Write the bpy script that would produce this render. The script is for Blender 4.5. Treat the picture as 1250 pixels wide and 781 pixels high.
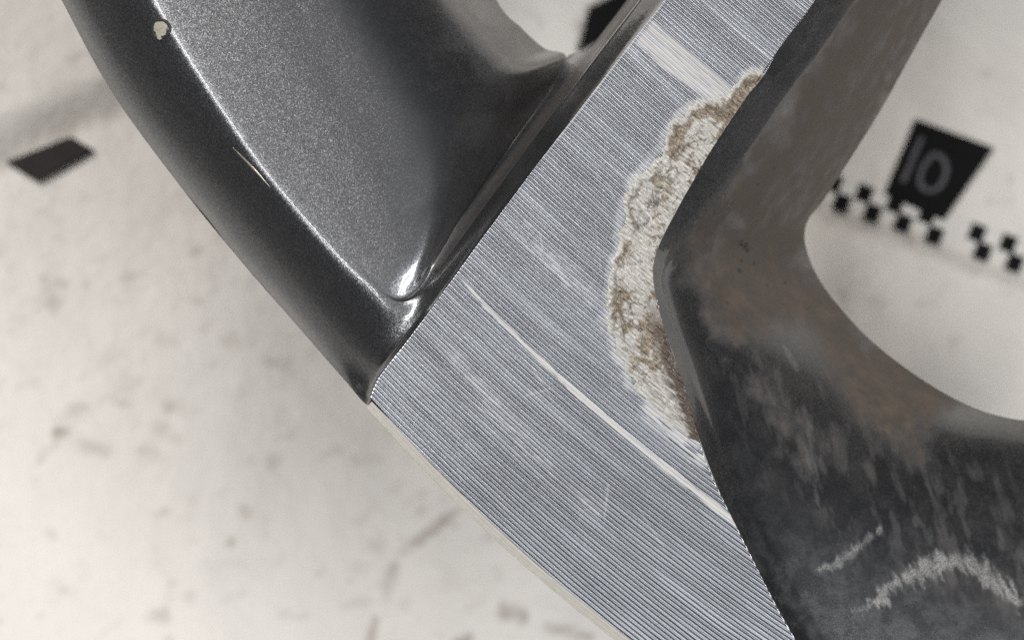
import bpy, math, random
import numpy as np
from mathutils import Matrix, Vector

sc = bpy.context.scene
for o in list(bpy.data.objects):
    bpy.data.objects.remove(o)
random.seed(7)
MM = 0.001

# ------------------------------------------------------------------ frames
# The wheel is described in its own frame: machined spoke face = plane z 0 (mm).
# W carries that frame into the world, where the dirty white ground is z = 0.
S = 10.8            # photo pixels per mm on the machined face
D = 250.0           # lens to face, mm
HEIGHT = 145.0      # face above the ground, mm
k = 0.25
n_ground = Vector((k * 0.77, k * 0.64, 1.0)).normalized()
ROT = n_ground.rotation_difference(Vector((0, 0, 1))).to_matrix().to_4x4()
W = Matrix.Translation((0, 0, HEIGHT * MM * n_ground.z)) @ ROT

# ------------------------------------------------------------------ camera
cam_d = bpy.data.cameras.new('camera')
cam = bpy.data.objects.new('camera', cam_d)
sc.collection.objects.link(cam)
cam_d.sensor_width = 36.0
cam_d.lens = 36.0 * D / (1250.0 / S)
cam_d.clip_start = 0.005
cam_d.clip_end = 20.0
cam_d.dof.use_dof = True
cam_d.dof.focus_distance = (D + 1.0) * MM
cam_d.dof.aperture_fstop = 25.0
cam.matrix_world = W @ Matrix.Translation((0, 0, D * MM))
sc.camera = cam

# ------------------------------------------------------------------ world and lamps
world = bpy.data.worlds.new('World')
sc.world = world
world.use_nodes = True
bg = world.node_tree.nodes['Background']
bg.inputs['Color'].default_value = (0.80, 0.86, 1.0, 1)
bg.inputs['Strength'].default_value = 0.03


def area(name, direction, dist, sx, sy, power, color, axis=(1, 0, 0)):
    """rectangular lamp hung in the given direction (wheel frame) from the face, long side along axis"""
    d = Vector(direction).normalized()
    l = bpy.data.lights.new(name, 'AREA')
    l.shape = 'RECTANGLE'
    l.size, l.size_y = sx, sy
    l.energy = power
    l.color = color
    o = bpy.data.objects.new(name, l)
    sc.collection.objects.link(o)
    yv = d.cross(Vector(axis)).normalized()
    xv = yv.cross(d).normalized()
    q = Matrix((xv, yv, d)).transposed().to_4x4()
    o.matrix_world = W @ Matrix.Translation(d * dist) @ q
    return o


# fluorescent tubes overhead and a three-tube fitting to the right
for f in (0.46, 0.58, 0.70):
    area('tube_lamp', (-0.76 * f + 0.65 * 0.27, 0.65 * f + 0.76 * 0.27, 1.0), 1.75, 1.05, 0.10, 7.6, (1.0, 0.97, 0.935), (0.65, 0.76, 0))
for g in (-0.13, -0.06):
    area('tube_lamp', (-0.76 * 0.36 + 0.65 * g, 0.65 * 0.36 + 0.76 * g, 1.0), 1.75, 1.3, 0.045, 4.2, (0.97, 0.985, 1.0), (-0.76, 0.65, 0))
for g in (-0.15, 0.0, 0.15):
    area('side_lamp', (0.64 + 0.95 * g, -0.22 - 0.3 * g, 1.0), 1.7, 0.75, 0.07, 6.8, (0.96, 0.98, 1.0), (0.3, 1.0, 0))

sc.view_settings.view_transform = 'Standard'
sc.view_settings.look = 'None'
sc.view_settings.exposure = 0.0
sc.view_settings.gamma = 1.0
sc.view_settings.use_curve_mapping = False
sc.render.engine = 'CYCLES'
sc.cycles.use_denoising = False
sc.cycles.denoiser = 'OPENIMAGEDENOISE'
sc.cycles.denoising_input_passes = 'RGB_ALBEDO_NORMAL'
sc.cycles.max_bounces = 8
sc.cycles.caustics_reflective = False
sc.cycles.caustics_refractive = False
sc.cycles.sample_clamp_indirect = 4.0


# ------------------------------------------------------------------ numeric helpers
def hash2(ix, iy, seed):
    h = (ix.astype(np.int64) * 374761393 + iy.astype(np.int64) * 668265263 + seed * 1442695041) & 0xffffffff
    h = ((h ^ (h >> 13)) * 1274126177) & 0xffffffff
    h = h ^ (h >> 16)
    return (h & 0xffffff) / float(0xffffff)


def vnoise(x, y, seed=0):
    x = np.asarray(x, float); y = np.asarray(y, float)
    ix = np.floor(x); iy = np.floor(y)
    fx = x - ix; fy = y - iy
    fx = fx * fx * fx * (fx * (fx * 6 - 15) + 10)
    fy = fy * fy * fy * (fy * (fy * 6 - 15) + 10)
    a = hash2(ix, iy, seed); b = hash2(ix + 1, iy, seed)
    c = hash2(ix, iy + 1, seed); d = hash2(ix + 1, iy + 1, seed)
    return (a * (1 - fx) + b * fx) * (1 - fy) + (c * (1 - fx) + d * fx) * fy


def fbm(x, y, seed=0, octaves=4):
    s = 0; amp = 0.5; tot = 0
    for i in range(octaves):
        s = s + amp * vnoise(x, y, seed + 17 * i)
        tot += amp
        x = np.asarray(x) * 2.03 + 11.3; y = np.asarray(y) * 2.03 - 7.7
        amp *= 0.5
    return s / tot


def sstep(e0, e1, x):
    t = np.clip((x - e0) / (e1 - e0), 0, 1)
    return t * t * (3 - 2 * t)


def crom(pts, n, axis=0):
    """Catmull-Rom (monotone-ish tangents) through pts along axis 0, n samples"""
    P = np.asarray(pts, float)
    m = len(P)
    T = np.zeros_like(P)
    T[1:-1] = (P[2:] - P[:-2]) * 0.5
    T[0] = P[1] - P[0]; T[-1] = P[-1] - P[-2]
    u = np.linspace(0, m - 1, n)
    i = np.clip(np.floor(u).astype(int), 0, m - 2)
    t = (u - i).reshape((-1,) + (1,) * (P.ndim - 1))
    p0, p1, m0, m1 = P[i], P[i + 1], T[i], T[i + 1]
    t2, t3 = t * t, t * t * t
    return (2 * t3 - 3 * t2 + 1) * p0 + (t3 - 2 * t2 + t) * m0 + (-2 * t3 + 3 * t2) * p1 + (t3 - t2) * m1


def unproj(px, py, z):
    """photo pixel + depth z (mm) -> wheel-frame mm"""
    f = (D - z) / D / S
    return np.stack([(px - 625.0) * f, (390.5 - py) * f, z + 0 * px], -1)


def seg_dist(px, py, line):
    """distance to a polyline and the arc parameter 0..1 of the nearest point"""
    best = np.full(px.shape, 1e9); par = np.zeros(px.shape)
    L = np.asarray(line, float)
    n = len(L) - 1
    for i in range(n):
        a, b = L[i], L[i + 1]
        d = b - a
        t = np.clip(((px - a[0]) * d[0] + (py - a[1]) * d[1]) / (d @ d), 0, 1)
        dd = np.hypot(px - a[0] - t * d[0], py - a[1] - t * d[1])
        m = dd < best
        best = np.where(m, dd, best); par = np.where(m, (i + t) / n, par)
    return best, par


# ------------------------------------------------------------------ mesh helpers
def tag(o, label=None, cat=None, group=None, kind=None):
    if label: o['label'] = label
    if cat: o['category'] = cat
    if group: o['group'] = group
    if kind: o['kind'] = kind
    return o


def link(name, me, mat, parent=None, smooth=True):
    if mat: me.materials.append(mat)
    o = bpy.data.objects.new(name, me)
    sc.collection.objects.link(o)
    if parent: o.parent = parent
    if smooth:
        me.polygons.foreach_set('use_smooth', [True] * len(me.polygons))
    return o


def grid_mesh(name, P, attrs=None, flip=False):
    """P: (n, m, 3) in mm -> quad grid mesh in metres"""
    n, m = P.shape[:2]
    me = bpy.data.meshes.new(name)
    idx = np.arange(n * m).reshape(n, m)
    q = np.stack([idx[:-1, :-1], idx[1:, :-1], idx[1:, 1:], idx[:-1, 1:]], -1).reshape(-1, 4)
    if flip: q = q[:, ::-1]
    nf = len(q)
    me.vertices.add(n * m)
    me.vertices.foreach_set('co', (P.reshape(-1, 3) * MM).astype(np.float32).ravel())
    me.loops.add(nf * 4)
    me.loops.foreach_set('vertex_index', q.astype(np.int32).ravel())
    me.polygons.add(nf)
    me.polygons.foreach_set('loop_start', np.arange(0, nf * 4, 4, dtype=np.int32))
    me.update(calc_edges=True)
    for kname, val in (attrs or {}).items():
        val = np.asarray(val, np.float32)
        if val.ndim == 3:
            at = me.attributes.new(kname, 'FLOAT_VECTOR', 'POINT')
            at.data.foreach_set('vector', val.ravel())
        else:
            at = me.attributes.new(kname, 'FLOAT', 'POINT')
            at.data.foreach_set('value', val.ravel())
    me.validate()
    return me


# ------------------------------------------------------------------ material helpers
class NT:
    def __init__(self, name):
        self.m = bpy.data.materials.new(name)
        self.m.use_nodes = True
        self.t = self.m.node_tree
        self.b = self.t.nodes['Principled BSDF']

    def n(self, typ, **kw):
        nd = self.t.nodes.new(typ)
        for a, v in kw.items(): setattr(nd, a, v)
        return nd

    def l(self, a, b): self.t.links.new(a, b)

    def coords(self, mul=1000.0):
        tc = self.n('ShaderNodeTexCoord')
        vm = self.n('ShaderNodeVectorMath', operation='SCALE')
        vm.inputs['Scale'].default_value = mul
        self.l(tc.outputs['Object'], vm.inputs[0])
        return vm.outputs[0]

    def noise(self, vec, scale, detail=2.0, rough=0.5, out='Fac'):
        nd = self.n('ShaderNodeTexNoise')
        nd.inputs['Scale'].default_value = scale
        nd.inputs['Detail'].default_value = detail
        nd.inputs['Roughness'].default_value = rough
        if vec is not None: self.l(vec, nd.inputs['Vector'])
        return nd.outputs[out]

    def ramp(self, fac, stops):
        nd = self.n('ShaderNodeValToRGB')
        cr = nd.color_ramp
        while len(cr.elements) < len(stops): cr.elements.new(0.5)
        for e, (p, c) in zip(cr.elements, stops):
            e.position = p
            e.color = (c, c, c, 1) if not hasattr(c, '__len__') else (*c, 1)
        self.l(fac, nd.inputs[0])
        return nd.outputs[0]

    def mix(self, fac, a, b):
        nd = self.n('ShaderNodeMix', data_type='RGBA')
        for s, v in ((nd.inputs[0], fac), (nd.inputs[6], a), (nd.inputs[7], b)):
            if hasattr(v, 'links'): self.l(v, s)
            elif hasattr(v, '__len__'): s.default_value = (*v, 1)
            else: s.default_value = v
        return nd.outputs[2]

    def math(self, op, a, b=None, clamp=False):
        nd = self.n('ShaderNodeMath', operation=op, use_clamp=clamp)
        for s, v in ((nd.inputs[0], a), (nd.inputs[1], b)):
            if v is None: continue
            if hasattr(v, 'links'): self.l(v, s)
            else: s.default_value = v
        return nd.outputs[0]

    def attr(self, name, out='Fac'):
        nd = self.n('ShaderNodeAttribute', attribute_name=name)
        return nd.outputs[out]

    def stretch(self, vec, sc3):
        nd = self.n('ShaderNodeVectorMath', operation='MULTIPLY')
        nd.inputs[1].default_value = sc3
        self.l(vec, nd.inputs[0])
        return nd.outputs[0]

    def bump(self, height, strength, dist, normal=None):
        nd = self.n('ShaderNodeBump')
        nd.inputs['Strength'].default_value = strength
        nd.inputs['Distance'].default_value = dist
        self.l(height, nd.inputs['Height'])
        if normal is not None: self.l(normal, nd.inputs['Normal'])
        return nd.outputs[0]

    def set(self, **kw):
        names = dict(color='Base Color', metallic='Metallic', rough='Roughness', normal='Normal',
                     coat='Coat Weight', coat_rough='Coat Roughness', spec='Specular IOR Level', coat_normal='Coat Normal')
        for a, v in kw.items():
            s = self.b.inputs[names[a]]
            if hasattr(v, 'links'): self.l(v, s)
            elif hasattr(v, '__len__'): s.default_value = (*v, 1)
            else: s.default_value = v
        return self.m


# dark grey metallic paint with flake, dust film, grime and painted reflections where the masks say so
def paint_material(name, coat=1.0):
    t = NT(name)
    v = t.coords()
    flake = t.n('ShaderNodeTexVoronoi')
    flake.inputs['Scale'].default_value = 11.0
    t.l(v, flake.inputs['Vector'])
    fl = t.ramp(flake.outputs['Color'], [(0.15, 0.10), (0.55, 0.155), (0.95, 0.27)])
    base = t.mix(1.0, (1, 1, 1), fl)
    tint = t.n('ShaderNodeMix', data_type='RGBA', blend_type='MULTIPLY')
    tint.inputs[0].default_value = 1
    t.l(fl, tint.inputs[6]); tint.inputs[7].default_value = (0.97, 0.98, 1.02, 1)
    dirt_and_light = t.attr('dirt_and_light'); scuff = t.attr('scuff')
    dull = t.math('SUBTRACT', 1.0, t.attr('darken'))
    tint2 = t.n('ShaderNodeVectorMath', operation='SCALE')
    t.l(tint.outputs[2], tint2.inputs[0]); t.l(dull, tint2.inputs['Scale'])
    n1 = t.noise(v, 0.35, 6, 0.6)
    n2 = t.noise(v, 4.5, 4, 0.7)
    dm = t.math('MULTIPLY', dirt_and_light, t.ramp(n1, [(0.22, 0.70), (0.60, 1.0)]), True)
    dirt_light_col = t.mix(t.ramp(n1, [(0.3, 0.0), (0.7, 1.0)]), (0.048, 0.036, 0.027), (0.098, 0.073, 0.055))
    c1 = t.mix(dm, tint2.outputs[0], dirt_light_col)
    film = t.math('MULTIPLY', t.ramp(t.noise(v, 0.35, 6, 0.7), [(0.42, 0.0), (0.75, 1.0)]), t.attr('dust'))
    c2 = t.mix(film, c1, (0.16, 0.155, 0.145))
    sm = t.math('MULTIPLY', scuff, t.ramp(t.noise(v, 5.0, 4, 0.75), [(0.30, 0.15), (0.60, 1.0)]), True)
    c3 = t.mix(sm, c2, (0.42, 0.41, 0.39))
    anyd = t.math('MAXIMUM', dm, t.math('MAXIMUM', film, sm))
    metal = t.math('SUBTRACT', 0.92, t.math('MULTIPLY', anyd, 0.92), True)
    # flakes lie at slightly different angles
    fn = t.n('ShaderNodeNormalMap')
    rnd = t.n('ShaderNodeVectorMath', operation='SUBTRACT')
    t.l(flake.outputs['Color'], rnd.inputs[0]); rnd.inputs[1].default_value = (0.5, 0.5, 0.5)
    rs = t.n('ShaderNodeVectorMath', operation='SCALE'); rs.inputs['Scale'].default_value = 0.14
    t.l(rnd.outputs[0], rs.inputs[0])
    geo = t.n('ShaderNodeNewGeometry')
    ad = t.n('ShaderNodeVectorMath', operation='ADD')
    t.l(geo.outputs['Normal'], ad.inputs[0]); t.l(rs.outputs[0], ad.inputs[1])
    nn = t.n('ShaderNodeVectorMath', operation='NORMALIZE'); t.l(ad.outputs[0], nn.inputs[0])
    rough = t.math('ADD', 0.325, t.math('MULTIPLY', anyd, 0.45))
    bn = t.bump(n2, 0.05, 0.00012, nn.outputs[0])
    peel = t.bump(t.noise(v, 1.6, 2), 0.05, 0.0002)
    cw = t.math('MULTIPLY', t.math('SUBTRACT', 1.0, anyd, True), coat)
    return t.set(color=c3, metallic=metal, rough=rough, normal=bn, coat=cw, coat_rough=0.035, coat_normal=peel)


M_PAINT = paint_material('dark_metallic_paint')

# bare turned aluminium, streaked along the turning marks
def face_material():
    t = NT('turned_aluminium')
    ac = t.attr('along', 'Vector')
    s1 = t.noise(t.stretch(ac, (0.006, 0.16, 1)), 1.0, 5, 0.65)
    s2 = t.noise(t.stretch(ac, (0.04, 0.8, 1)), 1.0, 3, 0.6)
    blot = t.noise(t.stretch(ac, (0.004, 0.06, 1)), 1.0, 3, 0.5)
    spk = t.noise(t.stretch(ac, (0.22, 0.45, 1)), 1.0, 2, 0.5)
    col = t.mix(t.ramp(s1, [(0.3, 0.0), (0.7, 1.0)]), (0.42, 0.435, 0.47), (0.53, 0.545, 0.575))
    col = t.mix(t.ramp(spk, [(0.68, 0.0), (0.80, 0.55)]), col, (0.9, 0.9, 0.88))
    stain = t.attr('stain')
    sm = t.math('MULTIPLY', stain, t.ramp(s2, [(0.25, 0.65), (0.6, 1.0)]), True)
    col = t.mix(sm, col, t.mix(t.ramp(s2, [(0.3, 0.0), (0.7, 1.0)]), (0.36, 0.335, 0.30), (0.52, 0.495, 0.455)))
    metal = t.math('SUBTRACT', 1.0, t.math('MULTIPLY', sm, 0.85), True)
    rough = t.math('ADD', t.math('ADD', 0.28, t.math('MULTIPLY', blot, 0.10)), t.math('MULTIPLY', sm, 0.3))
    bmp = t.bump(s2, 0.10, 0.0001)
    return t.set(color=col, metallic=metal, rough=rough, normal=bmp)


M_FACE = face_material()

def corrosion_material():
    t = NT('oxidised_aluminium')
    v = t.coords()
    crust = t.attr('crust'); vein = t.attr('vein')
    ac = t.attr('along', 'Vector')
    fib = t.noise(t.stretch(ac, (0.06, 0.5, 1)), 1.0, 4, 0.65)
    n3 = t.noise(t.stretch(ac, (0.14, 0.30, 1)), 1.0, 4, 0.7)
    pale = t.mix(t.ramp(fib, [(0.32, 0.0), (0.66, 1.0)]), (0.20, 0.185, 0.16), (0.59, 0.575, 0.54))
    brown = t.mix(t.ramp(n3, [(0.35, 0.0), (0.65, 1.0)]), (0.070, 0.050, 0.030), (0.30, 0.245, 0.175))
    c = t.mix(crust, pale, brown)
    c = t.mix(vein, c, (0.055, 0.038, 0.024))
    c = t.mix(t.ramp(n3, [(0.60, 0.0), (0.72, 0.45)]), c, (0.60, 0.575, 0.53))
    b1 = t.bump(t.noise(v, 2.0, 4, 0.6), 0.35, 0.0004)
    bmp = t.bump(fib, 0.5, 0.0003, b1)
    return t.set(color=c, metallic=0.0, rough=0.5, normal=bmp, coat=0.35, coat_rough=0.15)


M_CORR = corrosion_material()

def simple(name, color, rough=0.6, metallic=0.0, var=0.25, scale=1.0, bump=0.0):
    t = NT(name)
    v = t.coords()
    n = t.noise(v, scale, 5, 0.6)
    lo = tuple(c * (1 - var) for c in color); hi = tuple(min(1, c * (1 + var)) for c in color)
    kw = {}
    if bump: kw['normal'] = t.bump(n, bump, 0.0005)
    return t.set(color=t.mix(n, lo, hi), rough=rough, metallic=metallic, **kw)


M_EDGE = simple('lacquered_bare_rim', (0.74, 0.705, 0.64), 0.35, 0.45, 0.14, 1.2)
M_BLACK = simple('black_card', (0.007, 0.0065, 0.0065), 0.85, 0, 0.4, 0.6)
M_BLACK.node_tree.nodes['Principled BSDF'].inputs['Specular IOR Level'].default_value = 0.15
M_SLAB = simple('dark_slab', (0.022, 0.018, 0.017), 0.9, 0, 0.5, 0.3, 0.4)
M_DIGIT = simple('grey_ink', (0.085, 0.085, 0.095), 0.7, 0, 0.35, 0.8)
M_TAPE = simple('off_white_tape', (0.66, 0.635, 0.60), 0.6, 0, 0.08, 0.2)
M_CHIP = simple('chipped_primer', (0.38, 0.35, 0.29), 0.8, 0, 0.35, 4.0, 0.6)
M_CHIPRIM = simple('chip_rim', (0.03, 0.03, 0.03), 0.5, 0.3, 0.3, 4.0, 0.3)
M_SCR = simple('bare_scratch', (0.75, 0.68, 0.55), 0.3, 0.8, 0.1, 3.0)

def ground_material():
    t = NT('dirty_white_board')
    v = t.coords()
    n = t.noise(v, 0.035, 5, 0.6)
    base = t.mix(n, (0.63, 0.59, 0.54), (0.74, 0.705, 0.66))
    sp = t.ramp(t.noise(v, 0.16, 5, 0.62), [(0.60, 0.0), (0.72, 1.0)])
    sp = t.math('MULTIPLY', sp, t.ramp(t.noise(v, 0.03, 2, 0.5), [(0.40, 0.1), (0.62, 0.75)]))
    sp = t.math('MULTIPLY', sp, t.attr('grime'))
    c = t.mix(sp, base, (0.30, 0.255, 0.205))
    st = t.attr('stain')
    st = t.math('MULTIPLY', st, t.ramp(t.noise(v, 0.25, 4, 0.6), [(0.30, 0.2), (0.62, 1.0)]), True)
    c = t.mix(st, c, (0.20, 0.15, 0.105))
    bmp = t.bump(t.noise(v, 0.10, 6, 0.65), 0.5, 0.0025)
    return t.set(color=c, rough=0.55, normal=bmp)


M_GROUND = ground_material()

# ================================================================== the ground
Winv = W.inverted()
cam_pos = W @ Vector((0, 0, D * MM))


def ground_at(px, py, z=0.0):
    """where the sight line of a photo pixel meets the ground: world mm"""
    d = (W.to_3x3() @ Vector(((px - 625.0) / S, (390.5 - py) / S, -D)))
    t = (z * MM - cam_pos.z) / d.z
    p = cam_pos + d * t
    return np.array([p.x, p.y, p.z]) * 1000.0


gx = np.concatenate([np.linspace(-2500, -230, 14), np.linspace(-200, 200, 520), np.linspace(230, 2500, 14)])
GX, GY = np.meshgrid(gx, gx, indexing='ij')
GZ = (fbm(GX / 40, GY / 40, 5, 4) - 0.5) * 1.4 + (fbm(GX / 9, GY / 9, 9, 3) - 0.5) * 0.5


def side_of(p, q):
    a, b = ground_at(*p)[:2], ground_at(*q)[:2]
    d = (b - a) / np.linalg.norm(b - a)
    return (GX - a[0]) * -d[1] + (GY - a[1]) * d[0], (GX - a[0]) * d[0] + (GY - a[1]) * d[1]


# two low steps: one board edge at the upper left, one under the checkered tape
s1, a1 = side_of((-40, 215), (230, 92))
wob = (fbm(a1 / 14, a1 * 0, 3, 3) - 0.5) * 4
GZ = GZ + 3.6 * sstep(-2.5, 6.0, s1 + wob) * sstep(-60, -30, a1 + 90) * (1 - sstep(40, 80, a1))
s2, a2 = side_of((985, 252), (1260, 352))
GZ = GZ + 2.0 * sstep(-1.5, 2.5, s2 + (fbm(a2 / 20, a2 * 0, 13, 2) - 0.5) * 1.5) * sstep(-30, -5, a2)
grime = 0.35 + 0.65 * sstep(0.35, 0.6, fbm(GX / 60, GY / 60, 21, 3))
gst = np.zeros_like(GX)


def gstain(line, width, amt):
    global gst
    L = [ground_at(*p)[:2] for p in line]
    d, _ = seg_dist(GX, GY, L)
    gst = np.maximum(gst, amt * (1 - sstep(width * 0.2, width, d + (fbm(GX / 2.5, GY / 2.5, 31, 3) - 0.5) * width * 1.2)))


gstain([(492, 675), (525, 648), (562, 620)], 1.3, 0.6)
gstain([(470, 725), (482, 690)], 1.5, 0.5)
gstain([(452, 785), (458, 755)], 1.2, 0.65)
gstain([(612, 742), (640, 752)], 1.8, 0.7)
gstain([(670, 765), (720, 778)], 1.4, 0.55)
gstain([(560, 785), (570, 778)], 1.8, 0.7)
gstain([(70, 526), (80, 528)], 2.2, 0.9)
gstain([(95, 540), (128, 552)], 1.8, 0.35)
gstain([(105, 498), (88, 500)], 1.6, 0.4)
gstain([(300, 622), (302, 626)], 2.0, 0.55)
gstain([(332, 560), (330, 564)], 1.5, 0.45)
gstain([(282, 660), (281, 664)], 1.4, 0.55)
gstain([(55, 342), (60, 345)], 1.6, 0.4)
gstain([(105, 347), (107, 347)], 1.2, 0.4)
gstain([(242, 303), (238, 305)], 1.6, 0.5)
gstain([(100, 500), (170, 465)], 1.0, 0.25)
gstain([(185, 750), (200, 748)], 2.4, 0.4)
gstain([(62, 650), (64, 654)], 1.5, 0.4)
gstain([(0, 188), (60, 168), (110, 140), (160, 120)], 4.0, 0.22)
gstain([(1000, 262), (1080, 290), (1180, 325), (1250, 350)], 1.6, 0.28)
gstain([(905 + 160, 350), (905 + 170, 380)], 3.0, 0.12)
rg = random.Random(5)
for i in range(330):
    px_, py_ = rg.uniform(-40, 760), rg.uniform(225, 820)
    p_ = ground_at(px_, py_)[:2]
    r_ = rg.choice([0.6, 0.7, 0.8, 0.9, 1.1, 1.4, 2.0]); am = rg.uniform(0.10, 0.38) * (1.0 if rg.random() < 0.4 else 0.55)
    an = rg.uniform(-0.6, 0.9); ln_ = rg.choice([0.2, 0.6, 1.0, 3.5])
    i0, i1 = np.searchsorted(gx, [p_[0] - 9, p_[0] + 9]); j0, j1 = np.searchsorted(gx, [p_[1] - 9, p_[1] + 9])
    sl = (slice(i0, i1), slice(j0, j1))
    d_, _ = seg_dist(GX[sl], GY[sl], [(p_[0], p_[1]), (p_[0] + ln_ * math.cos(an), p_[1] + ln_ * math.sin(an))])
    gst[sl] = np.maximum(gst[sl], am * (1 - sstep(r_ * 0.2, r_ * 1.2, d_ + (fbm(GX[sl] / 1.6, GY[sl] / 1.6, 31 + i, 3) - 0.5) * r_ * 1.6)))
GP = np.stack([GX, GY, GZ], -1)
me = grid_mesh('ground', GP, {'grime': grime, 'stain': gst})
tag(link('ground', me, M_GROUND), 'dirty off white board with brown spots and stains beneath the wheel', None, None, 'structure')


def gz_at(x, y):
    i = np.argmin(np.abs(gx - x)); j = np.argmin(np.abs(gx - y))
    return float(GZ[i, j])


def plate(name, corners_px, mat, parent=None, thick=0.6, lift=0.3, n=1):
    """thin card lying on the ground: rounded-over slab from four photo corners"""
    P = [ground_at(x, y, 3.0) for x, y in corners_px]
    zc = max(gz_at(p[0], p[1]) for p in P)
    P = [ground_at(x, y, zc + lift + thick) for x, y in corners_px]
    c = sum(P) / 4.0
    top = [np.array([p[0], p[1], zc + lift + thick]) for p in P]
    ins = [t + (c - t) * 0.04 for t in top]
    mid = [np.array([t[0], t[1], t[2] - thick * 0.3]) for t in top]
    bot = [np.array([t[0], t[1], t[2] - thick - 1.2]) for t in top]
    v = [tuple(x * MM) for x in ins + mid + bot]
    f = [(0, 1, 2, 3)]
    for a in range(4):
        b = (a + 1) % 4
        f += [(a, 4 + a, 4 + b, b), (4 + a, 8 + a, 8 + b, 4 + b)]
    f.append((11, 10, 9, 8))
    me = bpy.data.meshes.new(name)
    me.from_pydata(v, [], f)
    o = link(name, me, mat, parent, smooth=False)
    return o, zc + lift + thick


# black card with a hand-written 10
card = bpy.data.objects.new('number_card', None)
sc.collection.objects.link(card)
tag(card, 'black square card with grey handwritten 10 on the white board', 'card')
_, zt = plate('card_sheet', [(1119, 145), (1214, 180), (1153, 268), (1081, 236)], M_BLACK, card, 0.7)


def stroke(name, pts_px, width, z, mat, parent, closed=False):
    P = np.array([ground_at(x, y, z + 0.12)[:3] for x, y in pts_px])
    C = crom(np.vstack([P, P[:1]]) if closed else P, 40)
    T = np.gradient(C[:, :2], axis=0)
    T /= np.linalg.norm(T, axis=1)[:, None] + 1e-9
    N = np.stack([-T[:, 1], T[:, 0]], 1)
    wv = width * (0.85 + 0.3 * vnoise(np.arange(40) / 6.0, np.zeros(40), 4))
    rows = []
    for s, dz in ((-0.5, -0.1), (-0.42, 0.03), (0.42, 0.03), (0.5, -0.1)):
        r = C.copy(); r[:, :2] += N * (wv * s)[:, None]; r[:, 2] = z + 0.12 + dz
        rows.append(r)
    return link(name, grid_mesh(name, np.stack(rows, 1), None, True), mat, parent)


stroke('digit_one', [(1126, 168), (1117, 188), (1108, 210), (1102, 222)], 0.95, zt, M_DIGIT, card)
stroke('digit_zero', [(1140, 188), (1127, 205), (1124, 224), (1135, 233), (1149, 226), (1156, 206), (1150, 192)], 1.0, zt, M_DIGIT, card, True)

# checkered tape
tape = bpy.data.objects.new('checkered_tape', None)
sc.collection.objects.link(tape)
tag(tape, 'off white scale tape with two rows of small black squares', 'tape')
TA, TB = [(960, 190), (1330, 322)], [(950, 219), (1324, 351)]
rows = []
for f in np.linspace(0, 1, 9):
    r = []
    for g in np.linspace(0, 1, 90):
        x = (TA[0][0] * (1 - g) + TA[1][0] * g) * (1 - f) + (TB[0][0] * (1 - g) + TB[1][0] * g) * f
        y = (TA[0][1] * (1 - g) + TA[1][1] * g) * (1 - f) + (TB[0][1] * (1 - g) + TB[1][1] * g) * f
        p = ground_at(x, y, 1.5)
        r.append((p[0], p[1], gz_at(p[0], p[1]) + (0.25 if 0 < f < 1 else 0.0)))
    rows.append(r)
link('tape_strip', grid_mesh('tape_strip', np.array(rows), None, True), M_TAPE, tape)
u = np.array([37.5, 13.0])
up = [(980, 210), (1017.5, 223), (1055, 236), (1092.5, 249), (1132, 262), (1193, 284), (1231, 297), (1268, 310)]
lo = [(990, 234), (1027.5, 247), (1065, 259.5), (1102.5, 272), (1141, 287), (1200, 307), (1239, 321), (1277, 334)]
for (x, y) in up + lo:
    ex, ey = np.array([8.6, 3.0]), np.array([-3.6, 9.6])
    c0 = np.array([x, y])
    cs = [c0 - ex - ey, c0 + ex - ey, c0 + ex + ey, c0 - ex + ey]
    zt = gz_at(*ground_at(x, y, 1.5)[:2]) + 0.55
    P = [ground_at(a, b, zt) for a, b in cs]
    me = bpy.data.meshes.new('black_square')
    tp = [(p[0] * MM, p[1] * MM, (zt + 0.08) * MM) for p in P]
    bt = [(p[0] * MM, p[1] * MM, (zt - 0.5) * MM) for p in P]
    me.from_pydata(tp + bt, [], [(3, 2, 1, 0)] + [(a, (a + 1) % 4, 4 + (a + 1) % 4, 4 + a) for a in range(4)])
    link('black_square', me, M_BLACK, tape, False)

o, _ = plate('black_block', [(8, 197), (86, 166), (114, 182), (46, 220)], M_SLAB, None, 1.5)
tag(o, 'flat black slab on the white board at the far left edge', 'slab')
o, _ = plate('black_block', [(722, 8), (790, -25), (770, 30), (708, 62)], M_BLACK, None, 1.5)
tag(o, 'black slab seen through the narrow gap beside the spoke top', 'slab')

# ================================================================== the wheel
wheel = bpy.data.objects.new('alloy_wheel', None)
sc.collection.objects.link(wheel)
wheel.matrix_world = W
wheel.empty_display_size = 0.05
tag(wheel, 'dark grey alloy wheel with corroded diamond cut spoke face', 'wheel')

# ---- coordinates along (a) and across (c) the turning marks, photo px
CA, SA = math.cos(math.radians(40.5)), math.sin(math.radians(40.5))
OX, OY = 450.0, 499.0


def to_ab(x, y):
    x = np.asarray(x, float) - OX; y = np.asarray(y, float) - OY
    return x * CA + y * SA, x * SA - y * CA


def from_ab(a, b):
    return OX + a * CA + b * SA, OY + a * SA - b * CA


def fac(a, c):
    return -0.085 * np.exp(-np.maximum(c, -20) / 350.0) * a + 0.00015 * a * a


def rim(a): return -0.1467 * a + 0.000248 * a * a


def b_of(a, c): return c + 11.0 + fac(a, c)


def c_of(a, b):
    c = b - 11.0
    for _ in range(60):
        c = c - 0.6 * (b_of(a, c) - b)
    return c


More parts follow.
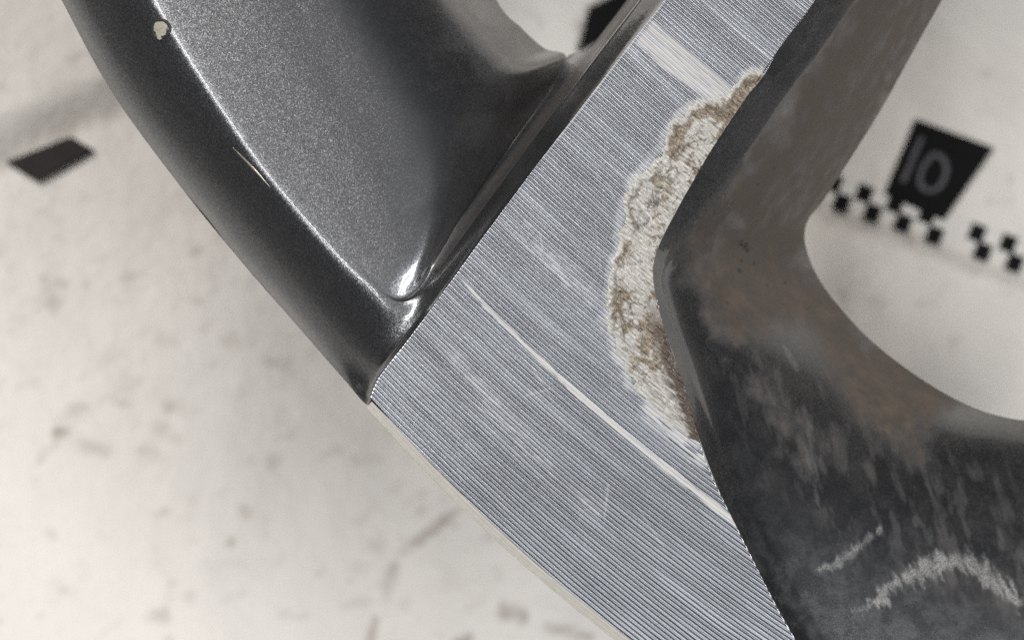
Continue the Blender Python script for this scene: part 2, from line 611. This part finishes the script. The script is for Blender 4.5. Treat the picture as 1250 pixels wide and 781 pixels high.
LEFT_EDGE = [(449, 492), (452, 481), (458, 467), (467, 452), (492, 421), (523, 380), (556, 335), (594, 283),
             (633, 231), (660, 195), (695, 150), (728, 107), (761, 64), (786, 32), (811, 0), (850, -50), (892, -104), (940, -166), (990, -230)]
RIGHT_EDGE = [(1180, -245), (1130, -180), (1085, -122), (1040, -62), (996, 0), (981, 22), (953, 57), (933, 92), (911, 119), (885, 158), (866, 187), (843, 227),
              (820, 267), (803, 303), (797, 333), (802, 367), (814, 410), (828, 450), (840, 484), (851, 527), (866, 571),
              (887, 618), (908, 659), (925, 693), (948, 739), (975, 787), (1004, 835), (1045, 905), (1100, 1000), (1165, 1110)]
LE = crom(LEFT_EDGE, 900)
RE = crom(RIGHT_EDGE, 1200)


def edge_fn(E):
    a, b = to_ab(E[:, 0], E[:, 1])
    c = c_of(a, b)
    o = np.argsort(c)
    return c[o], a[o]


cl, al = edge_fn(LE)
cr, ar = edge_fn(RE)
PITCH = 4.7
cmax = min(cl.max(), cr.max()) - 2
nrow = int((cmax + 12) / PITCH * 8)
C1 = np.linspace(-12.0, cmax, nrow)
aL = np.interp(C1, cl, al)
aR = np.interp(C1, cr, ar)
NC = 300
tt = np.linspace(0, 1, NC)
tt = np.concatenate([[0, 0.0], tt, [1, 1.0]])
AA = aL[:, None] + (aR - aL)[:, None] * tt[None]
CC = np.repeat(C1[:, None], AA.shape[1], 1)
WOB = (vnoise(AA / 120.0, CC / 40.0, 71) - 0.5) * 1.6 + (vnoise(AA / 45.0, CC / 9.0, 72) - 0.5) * 0.7
BB = np.maximum(b_of(AA, CC) + WOB, 11.0 + rim(AA))
PX, PY = from_ab(AA, BB)


def groove(a, c):
    """profile of the turning marks, mm below the face: round-bottomed scallops with narrow crests"""
    ph = (c / PITCH) % 1.0
    kk = np.floor(c / PITCH)
    amp = 0.86 + 0.28 * hash2(kk, np.zeros_like(kk), 5) + 0.3 * (vnoise(a / 60.0, c / 14.0, 77) - 0.5)
    return -0.076 * amp * np.sin(np.pi * ph)


SCRATCH = crom([(556, 331), (580, 360), (606, 387), (640, 420), (700, 476), (760, 527), (830, 584), (885, 628), (908, 648)], 60)
d, par = seg_dist(PX, PY, SCRATCH)
wd = (1.3 + 3.7 * par) * (0.75 + 0.5 * vnoise(AA / 30, CC * 0, 14))
scr = (1 - sstep(wd * 0.6, wd * 1.3, d + (fbm(AA / 16, CC / 2.5, 3, 3) - 0.5) * 3.2)) * sstep(0, 0.25, par + 0.04) * (0.55 + 0.45 * sstep(0.35, 0.55, fbm(AA / 35, CC / 2.2, 19, 3)))
# milky band across the spoke near the top, along the turning marks
ab0 = to_ab(786, 38); cB = c_of(*ab0)
band = (sstep(cB - 17.5, cB - 14.0, CC + (vnoise(AA / 25, CC * 0, 8) - .5) * 5) * (1 - sstep(cB + 13, cB + 18, CC - 0.02 * (AA - ab0[0])))) * sstep(0, 9, AA - AA[:, :1]) * (0.55 + 0.45 * sstep(0.32, 0.58, fbm(AA / 28, CC / 4, 57, 3)))
d2, p2 = seg_dist(PX, PY, [(545, 420), (580, 465), (610, 503), (660, 560), (730, 622)])
milk = (1 - sstep(2, 16, d2)) * (0.04 + 0.16 * sstep(0.45, 0.72, fbm(AA / 14, CC / 5, 41, 3)))
d3, p3 = seg_dist(PX, PY, [(640, 275), (672, 318), (735, 385), (790, 440)])
milk2 = (1 - sstep(2, 26, d3)) * 0.22 * sstep(0.45, 0.75, fbm(AA / 12, CC / 5, 45, 3))
fine = np.zeros_like(PX)
for i in range(26):
    x0 = random.uniform(560, 960); y0 = random.uniform(20, 700)
    an = random.uniform(-1.9, 1.9) if i % 3 else math.radians(random.uniform(44, 60)); ln = random.uniform(12, 70)
    dd, pp = seg_dist(PX, PY, [(x0, y0), (x0 + ln * math.cos(an), y0 + ln * math.sin(an))])
    fine = np.maximum(fine, (1 - sstep(0.5, 1.5, dd)) * random.uniform(0.08, 0.32))
CORR_L = crom([(929, 84), (915, 88), (893, 108), (866, 118), (840, 131), (815, 157), (800, 187), (774, 216), (761, 250), (754, 292), (744, 350),
               (741, 385), (748, 420), (762, 450), (770, 470), (787, 484), (812, 512), (834, 531), (853, 541)], 160)
dc, pc = seg_dist(PX, PY, CORR_L)
halo = (1 - sstep(0, 9, dc + (fbm(PX / 9, PY / 9, 12, 3) - .5) * 9)) * (0.05 + 0.55 * fbm(PX / 25, PY / 25, 16, 2))
edgeburr = (1 - sstep(1.0, 3.5, (AA - AA[:, :1]))) * 0.5 * sstep(330, 420, CC)
lowhaze = 0.0
stain = np.clip(np.maximum.reduce([scr * 0.9, band * 0.72, milk, milk2, fine, halo, edgeburr]), 0, 1)
dtl, _ = seg_dist(PX, PY, [(800, 500), (830, 522), (858, 552)])
stain = np.maximum(stain, 0.8 * (1 - sstep(4, 26, dtl)) * sstep(0.4, 0.6, fbm(AA / 22, CC / 3.0, 27, 4)))
flat = np.clip(scr * 0.6 + band * 0.1, 0, 0.9)
Z = groove(AA, CC) * (1 - flat) - 0.02 * scr
Z = Z - 0.0 * CC
# the lip of the cut: a tiny rounded burr along the left edge, then skirts down to the paint
Z = Z + 0.03 * np.exp(-((AA - AA[:, :1]) / 3.0) ** 2) * sstep(250, 330, CC)
P = unproj(PX, PY, Z)
P[:, 0, 2] = -1.6; P[:, 1, 2] = P[:, 2, 2] - 0.01
P[:, -1, 2] = -1.6; P[:, -2, 2] = P[:, -3, 2] - 0.01
along = np.stack([AA, CC, 0 * AA], -1)
me = grid_mesh('machined_face', P, {'stain': stain, 'along': along}, flip=True)
face = link('machined_face', me, M_FACE, wheel)
face['label'] = 'bare aluminium spoke face with fine parallel turning grooves'

# ---- filiform corrosion along the right edge of the face
NS, NV = 420, 110
L = crom(CORR_L, NS)
rs = np.array([np.argmin(np.hypot(RE[:, 0] - x, RE[:, 1] - y)) for x, y in ((932, 92), (853, 541))])
Rr = RE[rs[0]:rs[1] + 1]
cum = np.concatenate([[0], np.cumsum(np.hypot(*np.diff(Rr, axis=0).T))])
q = np.linspace(0, cum[-1], NS)
R_ = np.stack([np.interp(q, cum, Rr[:, 0]), np.interp(q, cum, Rr[:, 1])], 1)
jit = ((fbm(np.arange(NS) / 14.0, np.zeros(NS), 51, 2) - 0.5) * 17 + (fbm(np.arange(NS) / 3.5, np.zeros(NS), 55, 3) - 0.5) * 9) * np.sin(np.linspace(0, np.pi, NS)) ** 0.4
dirn = R_ - L
ln = np.linalg.norm(dirn, axis=1)[:, None] + 1e-6
L = L + dirn / ln * jit[:, None]
v = np.linspace(0, 1, NV)[None, :, None]
XY = L[:, None] * (1 - v) + R_[:, None] * v
X, Y = XY[..., 0], XY[..., 1]
wpx = np.linalg.norm(R_ - L, axis=1)[:, None]
dl = v[..., 0] * wpx
a_, b_ = to_ab(X, Y)
c_ = c_of(a_, b_)
wx = X + (fbm(X / 14, Y / 14, 91, 3) - .5) * 26; wy = Y + (fbm(X / 14, Y / 14, 95, 3) - .5) * 26
n1 = fbm(wx / 22, wy / 22, 61, 4)
vein = np.exp(-((n1 - 0.5) / 0.018) ** 2)
n2 = fbm(wx / 17 + 9, wy / 17, 66, 3)
vein = np.maximum(vein * 0.9, np.exp(-((n2 - 0.47) / 0.013) ** 2) * 0.75)
frontv = np.exp(-((dl - 9 - 10 * vnoise(q / 22, q * 0, 6)[:, None]) / 2.6) ** 2) * sstep(0.2, 0.5, fbm(X / 20, Y / 20, 63, 2))
vein = np.clip(np.maximum(vein, 0.7 * frontv) * sstep(2, 9, dl), 0, 1) * (0.35 + 0.65 * sstep(0.35, 0.6, fbm(X / 30, Y / 30, 68, 2)))
body = sstep(0, 14, dl)
rag = fbm(a_ / 9.0, c_ / 3.2, 81, 4)
h = 0.03 + body * (0.09 + 0.30 * (fbm(X / 13, Y / 13, 88, 3) - 0.36) + 0.42 * (rag - 0.5)) - 0.2 * vein * body
h = h + groove(a_, c_) * 1.1
h = np.where(dl < 1.0, h - 0.12, np.maximum(h, 0.012 + groove(a_, c_) * 0.5))
dedge = (1 - v[..., 0]) * wpx
lowdark = sstep(340, 420, Y) * (1 - sstep(9, 22, dedge + (rag - .5) * 22)) * 1.15
topbrown = (sstep(0.5, 0.62, fbm(X / 26, Y / 26, 99, 3)) * 0.8)
patch = fbm(wx / 26, wy / 26, 99, 4) + 0.35 * (rag - 0.5)
midb = np.exp(-((dl - 16) / 14.0) ** 2)
crust = sstep(0.50, 0.60, patch + 0.10 * midb * (1 - sstep(330, 400, Y)) + 0.06 * (1 - sstep(130, 200, Y)) - 0.035 - 0.03 * sstep(380, 480, Y)) * sstep(4, 9, dl)
crust = np.clip(crust * 0.9 + 0.10 * sstep(5, 12, dl), 0, 1) * (1 - 0.6 * sstep(450, 510, Y))
corr_along = np.stack([a_, c_, 0 * a_], -1)
vein2 = np.clip(np.maximum(vein * (1 - 0.5 * sstep(480, 530, Y)), lowdark * 0.85), 0, 1)
h = np.where(dl < 1.0, h, np.maximum(h - 0.06 * lowdark, 0.012 + groove(a_, c_) * 0.5))
P = unproj(X, Y, h)
# skirt
P = np.concatenate([P, P[:, -1:].copy()], 1); P[:, -1, 2] -= 0.5
ext = lambda A: np.concatenate([A, A[:, -1:]], 1)
me = grid_mesh('corrosion_patch', P, {'crust': ext(crust), 'vein': ext(vein2), 'along': ext(corr_along)}, flip=True)
o = link('corrosion_patch', me, M_CORR, face)
o['label'] = 'cream and brown blistered corrosion creeping from the spoke edge'

# ---- bare chamfer on the rim edge
a1 = np.linspace(-3, 860, 400)
rows = []
for i in range(17):
    f = i / 16.0
    inner = 11.6 + rim(a1)
    outer = rim(a1) - 0.2
    inner = np.where(a1 < 40, inner - (40 - np.maximum(a1, -3)) * 0.06, inner)
    b = inner * (1 - f) + outer * f
    x, y = from_ab(a1, b)
    z = -0.03 - 0.75 * f ** 1.4 - 0.055 * abs(math.sin(f * math.pi * 3.5)) + 0.02 * (vnoise(a1 / 15, a1 * 0 + i, 3) - .5)
    rows.append(unproj(x, y, z))
me = grid_mesh('rim_edge', np.stack(rows, 1), None, False)
o = link('rim_edge', me, M_EDGE, wheel)
o['label'] = 'narrow cream coloured bare chamfer along the outer rim edge'

# ---- painted lip and pocket left of the spoke (a U-shaped loft)
#            outer            crest / band inner    floor end (valley or gap edge)   weight (0 lip .. 1 spoke wall)
ST = [((-70, -270), (30, -290), (480, -270), 0.0, -25, -1),
      ((20, -110), (135, -110), (560, -110), 0.0, -26, -1),
      ((75, 0), (191, 2), (606, 0), 0.0, -27, -1),
      ((135, 110), (250, 98), (636, 34), 0.0, -27.5, -1),
      ((212, 217), (314, 194), (664, 59), 0.0, -28, -1),
      ((252, 266), (345, 232), (691, 71), 0.0, -28, -1),
      ((290, 314), (374, 268), (664, 121), 0.0, -20, -1),
      ((365, 400), (424, 326), (622, 180), 0.0, -13, -1),
      ((420, 463), (455, 352), (566, 262), 0.05, -6.6, -1),
      ((449, 494), (474, 366), (534, 312), 0.25, -3.7, -1.1),
      ((457, 469), (490, 371), (525, 324), 0.6, -3.1, -1.3),
      ((485, 430), (506, 364), (523, 327), 0.85, -3.1, -1.55),
      ((524, 380), (521, 350), (527, 321), 1.0, -3.4, -1.95),
      ((556, 335), (540, 323), (534, 312), 1.0, -3.9, -2.5),
      ((594, 283), (578, 271), (566, 262), 1.0, -6.6, -3.5),
      ((633, 231), (616, 219), (600, 211), 1.0, -10.3, -4.5),
      ((660, 195), (643, 182), (630, 169), 1.0, -14, -4.8),
      ((695, 150), (677, 137), (664, 121), 1.0, -20, -4.8),
      ((728, 107), (709, 94), (691, 71), 1.0, -28, -4.8),
      ((761, 64), (742, 50), (717, 61), 1.0, -28, -4.8),
      ((786, 32), (767, 18), (744, 29), 1.0, -28, -4.8),
      ((811, 0), (791, -14), (766, 0), 1.0, -28, -4.8),
      ((892, -104), (872, -118), (842, -100), 1.0, -28, -4.8),
      ((990, -230), (970, -244), (935, -230), 1.0, -28, -4.8)]
rowsP = []
for si, (O, B, F, w, zf, zB) in enumerate(ST):
    O, B, F = np.array(O, float), np.array(B, float), np.array(F, float)
    rowpts = []
    #  (blend between, fraction, z lip, z wall)
    zO = -7.8 * (1 - w) ** 4 + 0.02 * w
    rowpts.append((*O, zO))
    for f, zl, zw in ((0.14, -5.9, -0.9), (0.42, -3.7, -2.0), (0.68, -2.15, -3.1), (0.88, -1.22, -4.1), (1.0, -1.0, -4.8)):
        p = O + (B - O) * f
        rowpts.append((*p, zl * (1 - w) + zw * w * zB / -4.8 if f < 1 else zB))
    mid = (0.07, 0.17, 0.48) if si <= 5 else (0.085, 0.24, 0.66)
    for f, gl, gw in ((0.06, 0.008, 0.16), (0.16, 0.027, 0.36), (0.35, mid[0], 0.62), (0.60, mid[1], 0.84), (0.84, mid[2], 0.96), (1.0, 1.0, 1.0)):
        g = gl * (1 - w) + gw * w
        p = B + (F - B) * f
        rowpts.append((*p, zB + (zf - zB) * g))
    rowsP.append(rowpts)
G = crom(np.array(rowsP), 620)                       # along the U
G = np.swapaxes(crom(np.swapaxes(G, 0, 1), 200), 0, 1)   # across


def gsmooth(A, sigma, axis):
    r = int(3 * sigma)
    kx = np.exp(-0.5 * (np.arange(-r, r + 1) / sigma) ** 2); kx /= kx.sum()
    pad = [(0, 0)] * A.ndim; pad[axis] = (r, r)
    # odd reflection keeps the ends in place
    first = np.take(A, [0], axis); last = np.take(A, [-1], axis)
    lo_ = 2 * first - np.flip(np.take(A, range(1, r + 1), axis), axis)
    hi_ = 2 * last - np.flip(np.take(A, range(A.shape[axis] - r - 1, A.shape[axis] - 1), axis), axis)
    B_ = np.concatenate([lo_, A, hi_], axis)
    return np.apply_along_axis(lambda m_: np.convolve(m_, kx, 'valid'), axis, B_)


vcol = np.linspace(0, 1, G.shape[1])[None, :, None]
srow = (np.linspace(0, len(ST) - 1, G.shape[0]))[:, None, None]
inner = sstep(0.50, 0.66, vcol) * (1 - sstep(0.86, 0.985, vcol)) * (1 - sstep(6.8, 8.4, srow))
G = G * (1 - inner) + gsmooth(G, 34, 0) * inner
edgew = sstep(0.0, 0.12, vcol) * (1 - sstep(0.5, 0.65, vcol))
G = G * (1 - edgew) + gsmooth(G, 13, 0) * edgew
G = gsmooth(G, 3.0, 1)
X, Y, Z = G[..., 0], G[..., 1], G[..., 2]
dirt_and_light = np.zeros_like(X)
dd, _ = seg_dist(X, Y, [(690, 70), (640, 130), (600, 60)])
dirt_and_light = np.maximum(dirt_and_light, 0.14 * (1 - sstep(20, 130, dd)) * sstep(0.35, 0.65, fbm(X / 40, Y / 40, 7, 4)))
dd, pp = seg_dist(X, Y, [(535, 322), (572, 270), (605, 226), (640, 183), (700, 105), (740, 52), (790, -12)])
dirt_and_light = np.maximum(dirt_and_light, (0.35 + 0.5 * pp) * (1 - sstep(3 + 6 * pp, 8 + 14 * pp, dd)) * sstep(0.44, 0.50, vcol[..., 0]))  # ground reflection on the spoke wall, painted as a brown strip
dust = 0.03 * sstep(200, 60, Y) * sstep(330, 480, X) + 0.02
me = grid_mesh('painted_pocket', unproj(X, Y, Z), {'dirt_and_light': dirt_and_light, 'scuff': 0 * X, 'dust': dust}, flip=False)
o = link('painted_pocket', me, M_PAINT, wheel)
o['label'] = 'glossy dark grey metallic lip and recess left of the spoke'

# skirts that carry the gap edges down
def skirt(name, pts, zs, shift, depth, flip=False):
    C = crom(np.array([(x, y, z) for (x, y), z in zip(pts, zs)], float), 160)
    base = unproj(C[:, 0], C[:, 1], C[:, 2])
    T = np.gradient(base[:, :2], axis=0); T /= np.linalg.norm(T, axis=1)[:, None]
    N = np.stack([-T[:, 1], T[:, 0]], 1) * shift
    rows = []
    for f, s in ((0.0, 0.0), (0.08, 0.12), (0.25, 0.35), (0.6, 0.8), (1.0, 1.0)):
        r = base.copy(); r[:, :2] += N * s; r[:, 2] -= depth * f
        rows.append(r)
    Pm = np.stack(rows, 1)
    z0 = np.zeros(Pm.shape[:2])
    me = grid_mesh(name, Pm, {'dirt_and_light': z0 + 0.7, 'scuff': z0, 'dust': z0 + 0.3}, flip)
    return link(name, me, M_PAINT, wheel)


skirt('gap_wall', [(480, -270), (560, -110), (606, 0), (636, 34), (664, 59), (691, 71), (717, 61), (744, 29), (766, 0), (842, -100), (935, -230)],
      [-25, -26, -27, -27.5, -28, -28, -28, -28, -28, -28, -28], 2.0 * -1, 14)

# ---- painted flank and recess right of the spoke
def lerp(a, b, f): return tuple(a[i] + (b[i] - a[i]) * f for i in range(2))


SR = [((1180, -245), (1232, -240), (1330, -250), 0.0), ((1085, -122), (1136, -117), (1235, -128), 0.0),
      ((1040, -62), (1090, -57), (1187, -68), 0.0), ((996, 0), (1045, 5), (1150, 0), 0.0), ((953, 57), (1003, 65), (1114, 64), 0.0),
      ((911, 119), (958, 125), (1076, 133), 0.0), ((866, 187), (912, 193), (1036, 197), 0.0), ((826, 257), (864, 257), (1007, 242), 0.0),
      ((803, 303), (827, 306), (988, 266), 0.0), ((797, 333), (814, 338), (982, 286), 0.0), ((802, 367), (820, 371), (986, 310), 0.05),
      ((814, 410), (834, 412), (1001, 343), 0.15), ((828, 450), (850, 450), (1030, 381), 0.3), ((851, 527), (877, 521), (1066, 418), 0.55),
      ((876, 594), (905, 586), (1115, 456), 0.75), ((908, 659), (940, 650), (1166, 487), 0.9), ((948, 739), (982, 728), (1214, 506), 1.0),
      ((1004, 835), (1040, 822), (1268, 513), 1.0), ((1100, 1000), (1140, 985), (1370, 500), 1.0), ((1165, 1110), (1205, 1095), (1440, 488), 1.0)]
rowsP = []
for (O, B, F, w) in SR:
    r = [(*O, 0.035)]
    r.append((*lerp(O, B, 0.35), -1.35 * (1 - w) - 1.0 * w))
    r.append((*lerp(O, B, 0.7), -2.8 * (1 - w) - 1.6 * w))
    r.append((*B, -4.4 * (1 - w) - 2.15 * w))
    for f, zl, zw in ((0.15, -7.2, -4.1), (0.35, -11.0, -7.0), (0.55, -17.0, -10.6), (0.75, -24.0, -15.5), (0.9, -29.5, -20.8), (1.0, -34.5, -26.0)):
        r.append((*lerp(B, F, f), zl * (1 - w) + zw * w))
    rowsP.append(r)
G = crom(np.array(rowsP), 640)
G = np.swapaxes(crom(np.swapaxes(G, 0, 1), 220), 0, 1)
G = gsmooth(gsmooth(G, 9.0, 1), 5.0, 0)
X, Y, Z = G[..., 0], G[..., 1], G[..., 2]
vv = np.linspace(0, 1, X.shape[1])[None]
# brown grime on the wall, thinning out down the recess
dt, _ = seg_dist(X, Y, [(1160, -100), (1060, 90), (960, 230), (915, 320), (960, 390), (1030, 455), (1080, 485)])
dirt_and_light = 1.0 - sstep(40, 110, dt + (fbm(X / 40, Y / 40, 15, 4) - .5) * 90)
dark, _ = seg_dist(X, Y, [(960, 430), (1010, 520), (1080, 590), (1200, 660)])
streak = fbm((X * 0.3 + Y * 0.95) / 30, (X * 0.95 - Y * 0.3) / 9, 25, 5)
dirt_and_light = np.clip(dirt_and_light * (1 - 0.9 * (1 - sstep(15, 60, dark))) + 0.30 * (sstep(0.45, 0.75, streak) * (1 - sstep(40, 130, dark))) + 0.10 * sstep(0.45, 0.75, fbm(X / 35, Y / 45, 83, 5)) * (1 - sstep(60, 160, dark)), 0, 1)
band_ = 1 - sstep(0.28, 0.36, vv + (fbm(X / 18, Y / 18, 29, 3) - .5) * 0.08)
dirt_and_light = dirt_and_light * (1 - 0.85 * band_ * (1 - sstep(300, 380, Y))) + 0.15 * band_ * fbm(X / 12, Y / 12, 37, 4) * (1 - sstep(300, 380, Y))
dirt_and_light = np.clip(np.maximum(dirt_and_light, 0.25 * (1 - sstep(0.30, 0.42, vv)) * sstep(230, 300, Y) * (1 - sstep(440, 540, Y))), 0, 1)  # brown film added in the colour to tone down the bevel's bright reflection
scuff = np.zeros_like(X)


def addscuff(line, width, amt, seed):
    global scuff
    sx = (X * 0.5 - Y * 0.87) / 9.0; sy = (X * 0.87 + Y * 0.5) / 26.0
    nn = fbm((X * 0.45 + Y * 0.89) / 22, (X * 0.89 - Y * 0.45) / 4.5, seed, 4)
    d, p = seg_dist(X, Y, line)
    taper = np.sin(np.clip(p, 0.02, 0.98) * np.pi) ** 0.35
    e = d + (nn - 0.5) * width * 1.7
    scuff = np.maximum(scuff, amt * (1 - sstep(width * 0.15 * taper, width * taper, e)))


addscuff([(1062, 742), (1085, 715), (1110, 702), (1140, 690), (1165, 685), (1195, 695), (1220, 715), (1262, 748)], 19, 0.68, 3)
addscuff([(1000, 694), (1022, 688), (1048, 667), (1078, 644)], 10, 0.50, 13)
addscuff([(1040, 744), (1062, 742)], 5, 0.3, 23)
addscuff([(960, 425), (972, 450)], 9, 0.35, 33)
addscuff([(985, 500), (990, 560), (1000, 620)], 9, 0.22, 43)
scuff = scuff * (0.72 + 0.28 * sstep(0.38, 0.60, fbm((X * 0.45 + Y * 0.89) / 18, (X * 0.89 - Y * 0.45) / 7, 73, 4)))
dust = 0.12 + 0.16 * sstep(600, 720, Y)
me = grid_mesh('painted_flank', unproj(X, Y, Z), {'dirt_and_light': dirt_and_light, 'scuff': scuff, 'dust': dust, 'darken': 0 * X + 0.25}, flip=True)  # flank paint set evenly darker than the other painted parts
o = link('painted_flank', me, M_PAINT, wheel)
o['label'] = 'dark grey painted flank right of the spoke with brown grime and pale scuffs'
skirt('gap_wall', [s[2] for s in SR], [-34.5 * (1 - s[3]) - 26 * s[3] for s in SR], 3.0 * -1, 16, True)

# ---- small pits and grit on the dirty flank
def blob(name, px, py, z, r, mat, parent, seed, hgt=0.25):
    m, n = 14, 5
    rows = []
    c = unproj(np.array(float(px)), np.array(float(py)), np.array(float(z)))
    th = np.linspace(0, 2 * np.pi, m + 1)
    rr = r * (0.6 + 0.8 * fbm(np.cos(th) * 2.2 + 5, np.sin(th) * 2.2 + 5, seed, 3))
    for i in range(n):
        f = i / (n - 1.0)
        hz = hgt * r * math.cos(f * math.pi / 2)
        rows.append(np.stack([c[0] + rr * f * np.cos(th), c[1] + rr * f * np.sin(th), c[2] + hz * (0.6 + 0.8 * vnoise(th * 2 + i, th * 0 + i, seed))], 1))
    return link(name, grid_mesh(name, np.stack(rows, 1), None, True), mat, parent)


def conform(o, lift):
    me_ = o.data; n_ = len(me_.vertices)
    q_ = np.zeros(n_ * 3); me_.vertices.foreach_get('co', q_); q_ = q_.reshape(-1, 3) / MM
    z00 = lip_z(196, 36)
    for i_ in range(n_):
        f_ = (D - q_[i_, 2]) / D
        q_[i_, 2] += lip_z(625 + q_[i_, 0] / f_ * S, 390.5 - q_[i_, 1] / f_ * S) - z00 + lift
    me_.vertices.foreach_set('co', (q_ * MM).ravel()); me_.update()


def z_at(px, py):
    i = np.argmin((X - px) ** 2 + (Y - py) ** 2)
    return Z.flat[i]


for i, (px, py, r) in enumerate([(909, 300, 0.5), (905, 297, 0.35), (904, 318, 0.22), (902, 330, 0.3), (912, 305, 0.3), (887, 370, 0.2), (871, 364, 0.16), (920, 322, 0.2),
                                 (955, 372, 0.2), (935, 348, 0.22), (948, 360, 0.16), (938, 395, 0.16), (870, 388, 0.15), (925, 225, 0.18), (945, 205, 0.15), (958, 345, 0.2)]):
    blob('grit_speck', px, py, z_at(px, py) + 0.02, r, M_CHIPRIM, wheel, 100 + i, 0.35)

# ---- chip in the lip paint
def lip_z(px, py):
    i = np.argmin((LX - px) ** 2 + (LY - py) ** 2)
    return LZ.flat[i]


LX, LY = crom(np.array(rowsP), 2)[..., 0], None
Gl = bpy.data.objects['painted_pocket'].data
co = np.zeros(len(Gl.vertices) * 3); Gl.vertices.foreach_get('co', co)
co = co.reshape(-1, 3) / MM
fz = (D - co[:, 2]) / D
LX = 625 + co[:, 0] / fz * S; LY = 390.5 - co[:, 1] / fz * S; LZ = co[:, 2]
zc = lip_z(196, 35)
chip = blob('paint_chip', 196, 36, zc - 0.02, 0.92, M_CHIP, wheel, 3, 0.12)
conform(chip, 0.05)
chip['label'] = 'small pale chip in the dark paint of the lip'
th = np.linspace(0, 2 * np.pi, 41)
c = unproj(np.array(196.0), np.array(35.5), np.array(zc))
r0 = 1.02 * (0.88 + 0.24 * vnoise(np.cos(th) * 1.5 + 9, np.sin(th) * 1.5 + 9, 8))
rows = []
for s in np.linspace(0, np.pi, 8):
    rr = r0 - 0.19 * np.cos(s); zz = zc - 0.05 + 0.16 * np.sin(s)
    rows.append(np.stack([c[0] + rr * np.cos(th), c[1] + rr * np.sin(th), zz + 0 * th], 1))
cr_ = link('chip_rim', grid_mesh('chip_rim', np.stack(rows, 1), None, True), M_CHIPRIM, chip)
conform(cr_, 0.04)
blob('chip_fleck', 194, 46, zc + 0.02, 0.28, M_CHIP, chip, 12, 0.6)

# thin bare scratch on the lip
pts = crom([(284, 180), (298, 194), (314, 211), (330, 229)], 30)
rows = []
for s in (-1, 0, 1):
    wpx = 1.1 * np.sin(np.linspace(0.15, np.pi - 0.15, 30))
    x = pts[:, 0] + s * wpx * 0.75; y = pts[:, 1] - s * wpx * 0.65
    z = np.array([lip_z(a, b) for a, b in zip(x, y)]) + 0.05 + (0.03 if s == 0 else 0)
    rows.append(unproj(x, y, z))
link('lip_scratch', grid_mesh('lip_scratch', np.stack(rows, 1), None, False), M_SCR, wheel)

# ---- rim flange and barrel below the edge
arc = np.linspace(0, 860, 60)
xo, yo = from_ab(arc, rim(arc) - 0.2)
outer = [(-70, -270, -7.8), (20, -110, -7.8), (75, 0, -7.8), (135, 110, -7.8), (212, 217, -7.8), (290, 314, -7.8), (365, 400, -7.8), (420, 463, -6.35), (449, 494, -2.55)]
lip = crom(np.array(outer, float), 160)
edge = np.stack([xo[1:], yo[1:], -0.80 + 0 * xo[1:]], 1)
C = np.vstack([lip, edge])
base = unproj(C[:, 0], C[:, 1], C[:, 2])
ker = np.ones(9) / 9
T = np.gradient(base[:, :2], axis=0); T /= np.linalg.norm(T, axis=1)[:, None] + 1e-9
N = np.stack([-T[:, 1], T[:, 0]], 1)       # towards the hub
if (N[100] @ np.array([1.0, 1.0])) < 0: N = -N
rows = []
for inset, z in ((0.0, None), (0.5, -8.8), (1.0, -10.0), (1.6, -12.0), (3.0, -13.5), (10.0, -14.5), (12.0, -18.0), (13.0, -32.0), (20.0, -46.0), (21.0, -62.0)):
    r = base.copy(); r[:, :2] += N * inset
    if z is not None: r[:, 2] = z
    rows.append(r)
Pm = np.stack(rows, 1)
Pm = np.swapaxes(crom(np.swapaxes(Pm, 0, 1), 90), 0, 1)
z0 = np.zeros(Pm.shape[:2])
me = grid_mesh('rim_barrel', Pm, {'dirt_and_light': z0 + 0.3, 'scuff': z0, 'dust': z0 + 0.3}, flip=True)
link('rim_barrel', me, M_PAINT, wheel)

# ---- hub and the neighbouring spokes (outside the photograph's frame)
HUB = np.array([150.0, 160.0])


def solid_of_outline(name, ring, ztop, zbot, bev=2.5):
    """closed prism with a rounded upper edge from an outline in wheel mm"""
    R0 = np.array(ring, float); c = R0.mean(0)
    T = np.roll(R0, -1, 0) - np.roll(R0, 1, 0); T /= np.linalg.norm(T, axis=1)[:, None]
    Nn = np.stack([T[:, 1], -T[:, 0]], 1)
    R = np.vstack([R0, R0[:1]]); Nn = np.vstack([Nn, Nn[:1]])
    rows = [np.column_stack([c[0] + 0 * R[:, 0], c[1] + 0 * R[:, 1], ztop + 0 * R[:, 0]])]
    for ang in np.linspace(0, math.pi / 2, 5):
        rr = R - Nn * bev * (1 - math.sin(ang))
        rows.append(np.column_stack([rr, ztop - bev * (1 - math.cos(ang)) + 0 * rr[:, 0]]))
    rr = R + Nn * 2.0
    rows.append(np.column_stack([rr, zbot + 0 * rr[:, 0]]))
    Pm = np.stack(rows, 1)
    z0 = np.zeros(Pm.shape[:2])
    return link(name, grid_mesh(name, Pm, {'dirt_and_light': z0 + 0.5, 'scuff': z0, 'dust': z0 + 0.3}), M_PAINT, wheel)


th = np.linspace(0, 2 * np.pi, 49)[:-1]
solid_of_outline('hub', np.stack([HUB[0] + 66 * np.cos(th), HUB[1] + 66 * np.sin(th)], 1), -1.0, -48.0, 5.0)
for deg in (188.0, 264.0):
    dv = np.array([math.cos(math.radians(deg)), math.sin(math.radians(deg))]); pv = np.array([-dv[1], dv[0]])
    ring = []
    for r, hw in ((52, 19), (90, 15), (140, 13), (190, 13.5), (222, 18)): ring.append(HUB + dv * r - pv * hw)
    for r, hw in ((222, 18), (190, 13.5), (140, 13), (90, 15), (52, 19)): ring.append(HUB + dv * r + pv * hw)
    ring = np.array(ring)[::1]
    solid_of_outline('spoke', ring, -0.5, -38.0, 2.5)
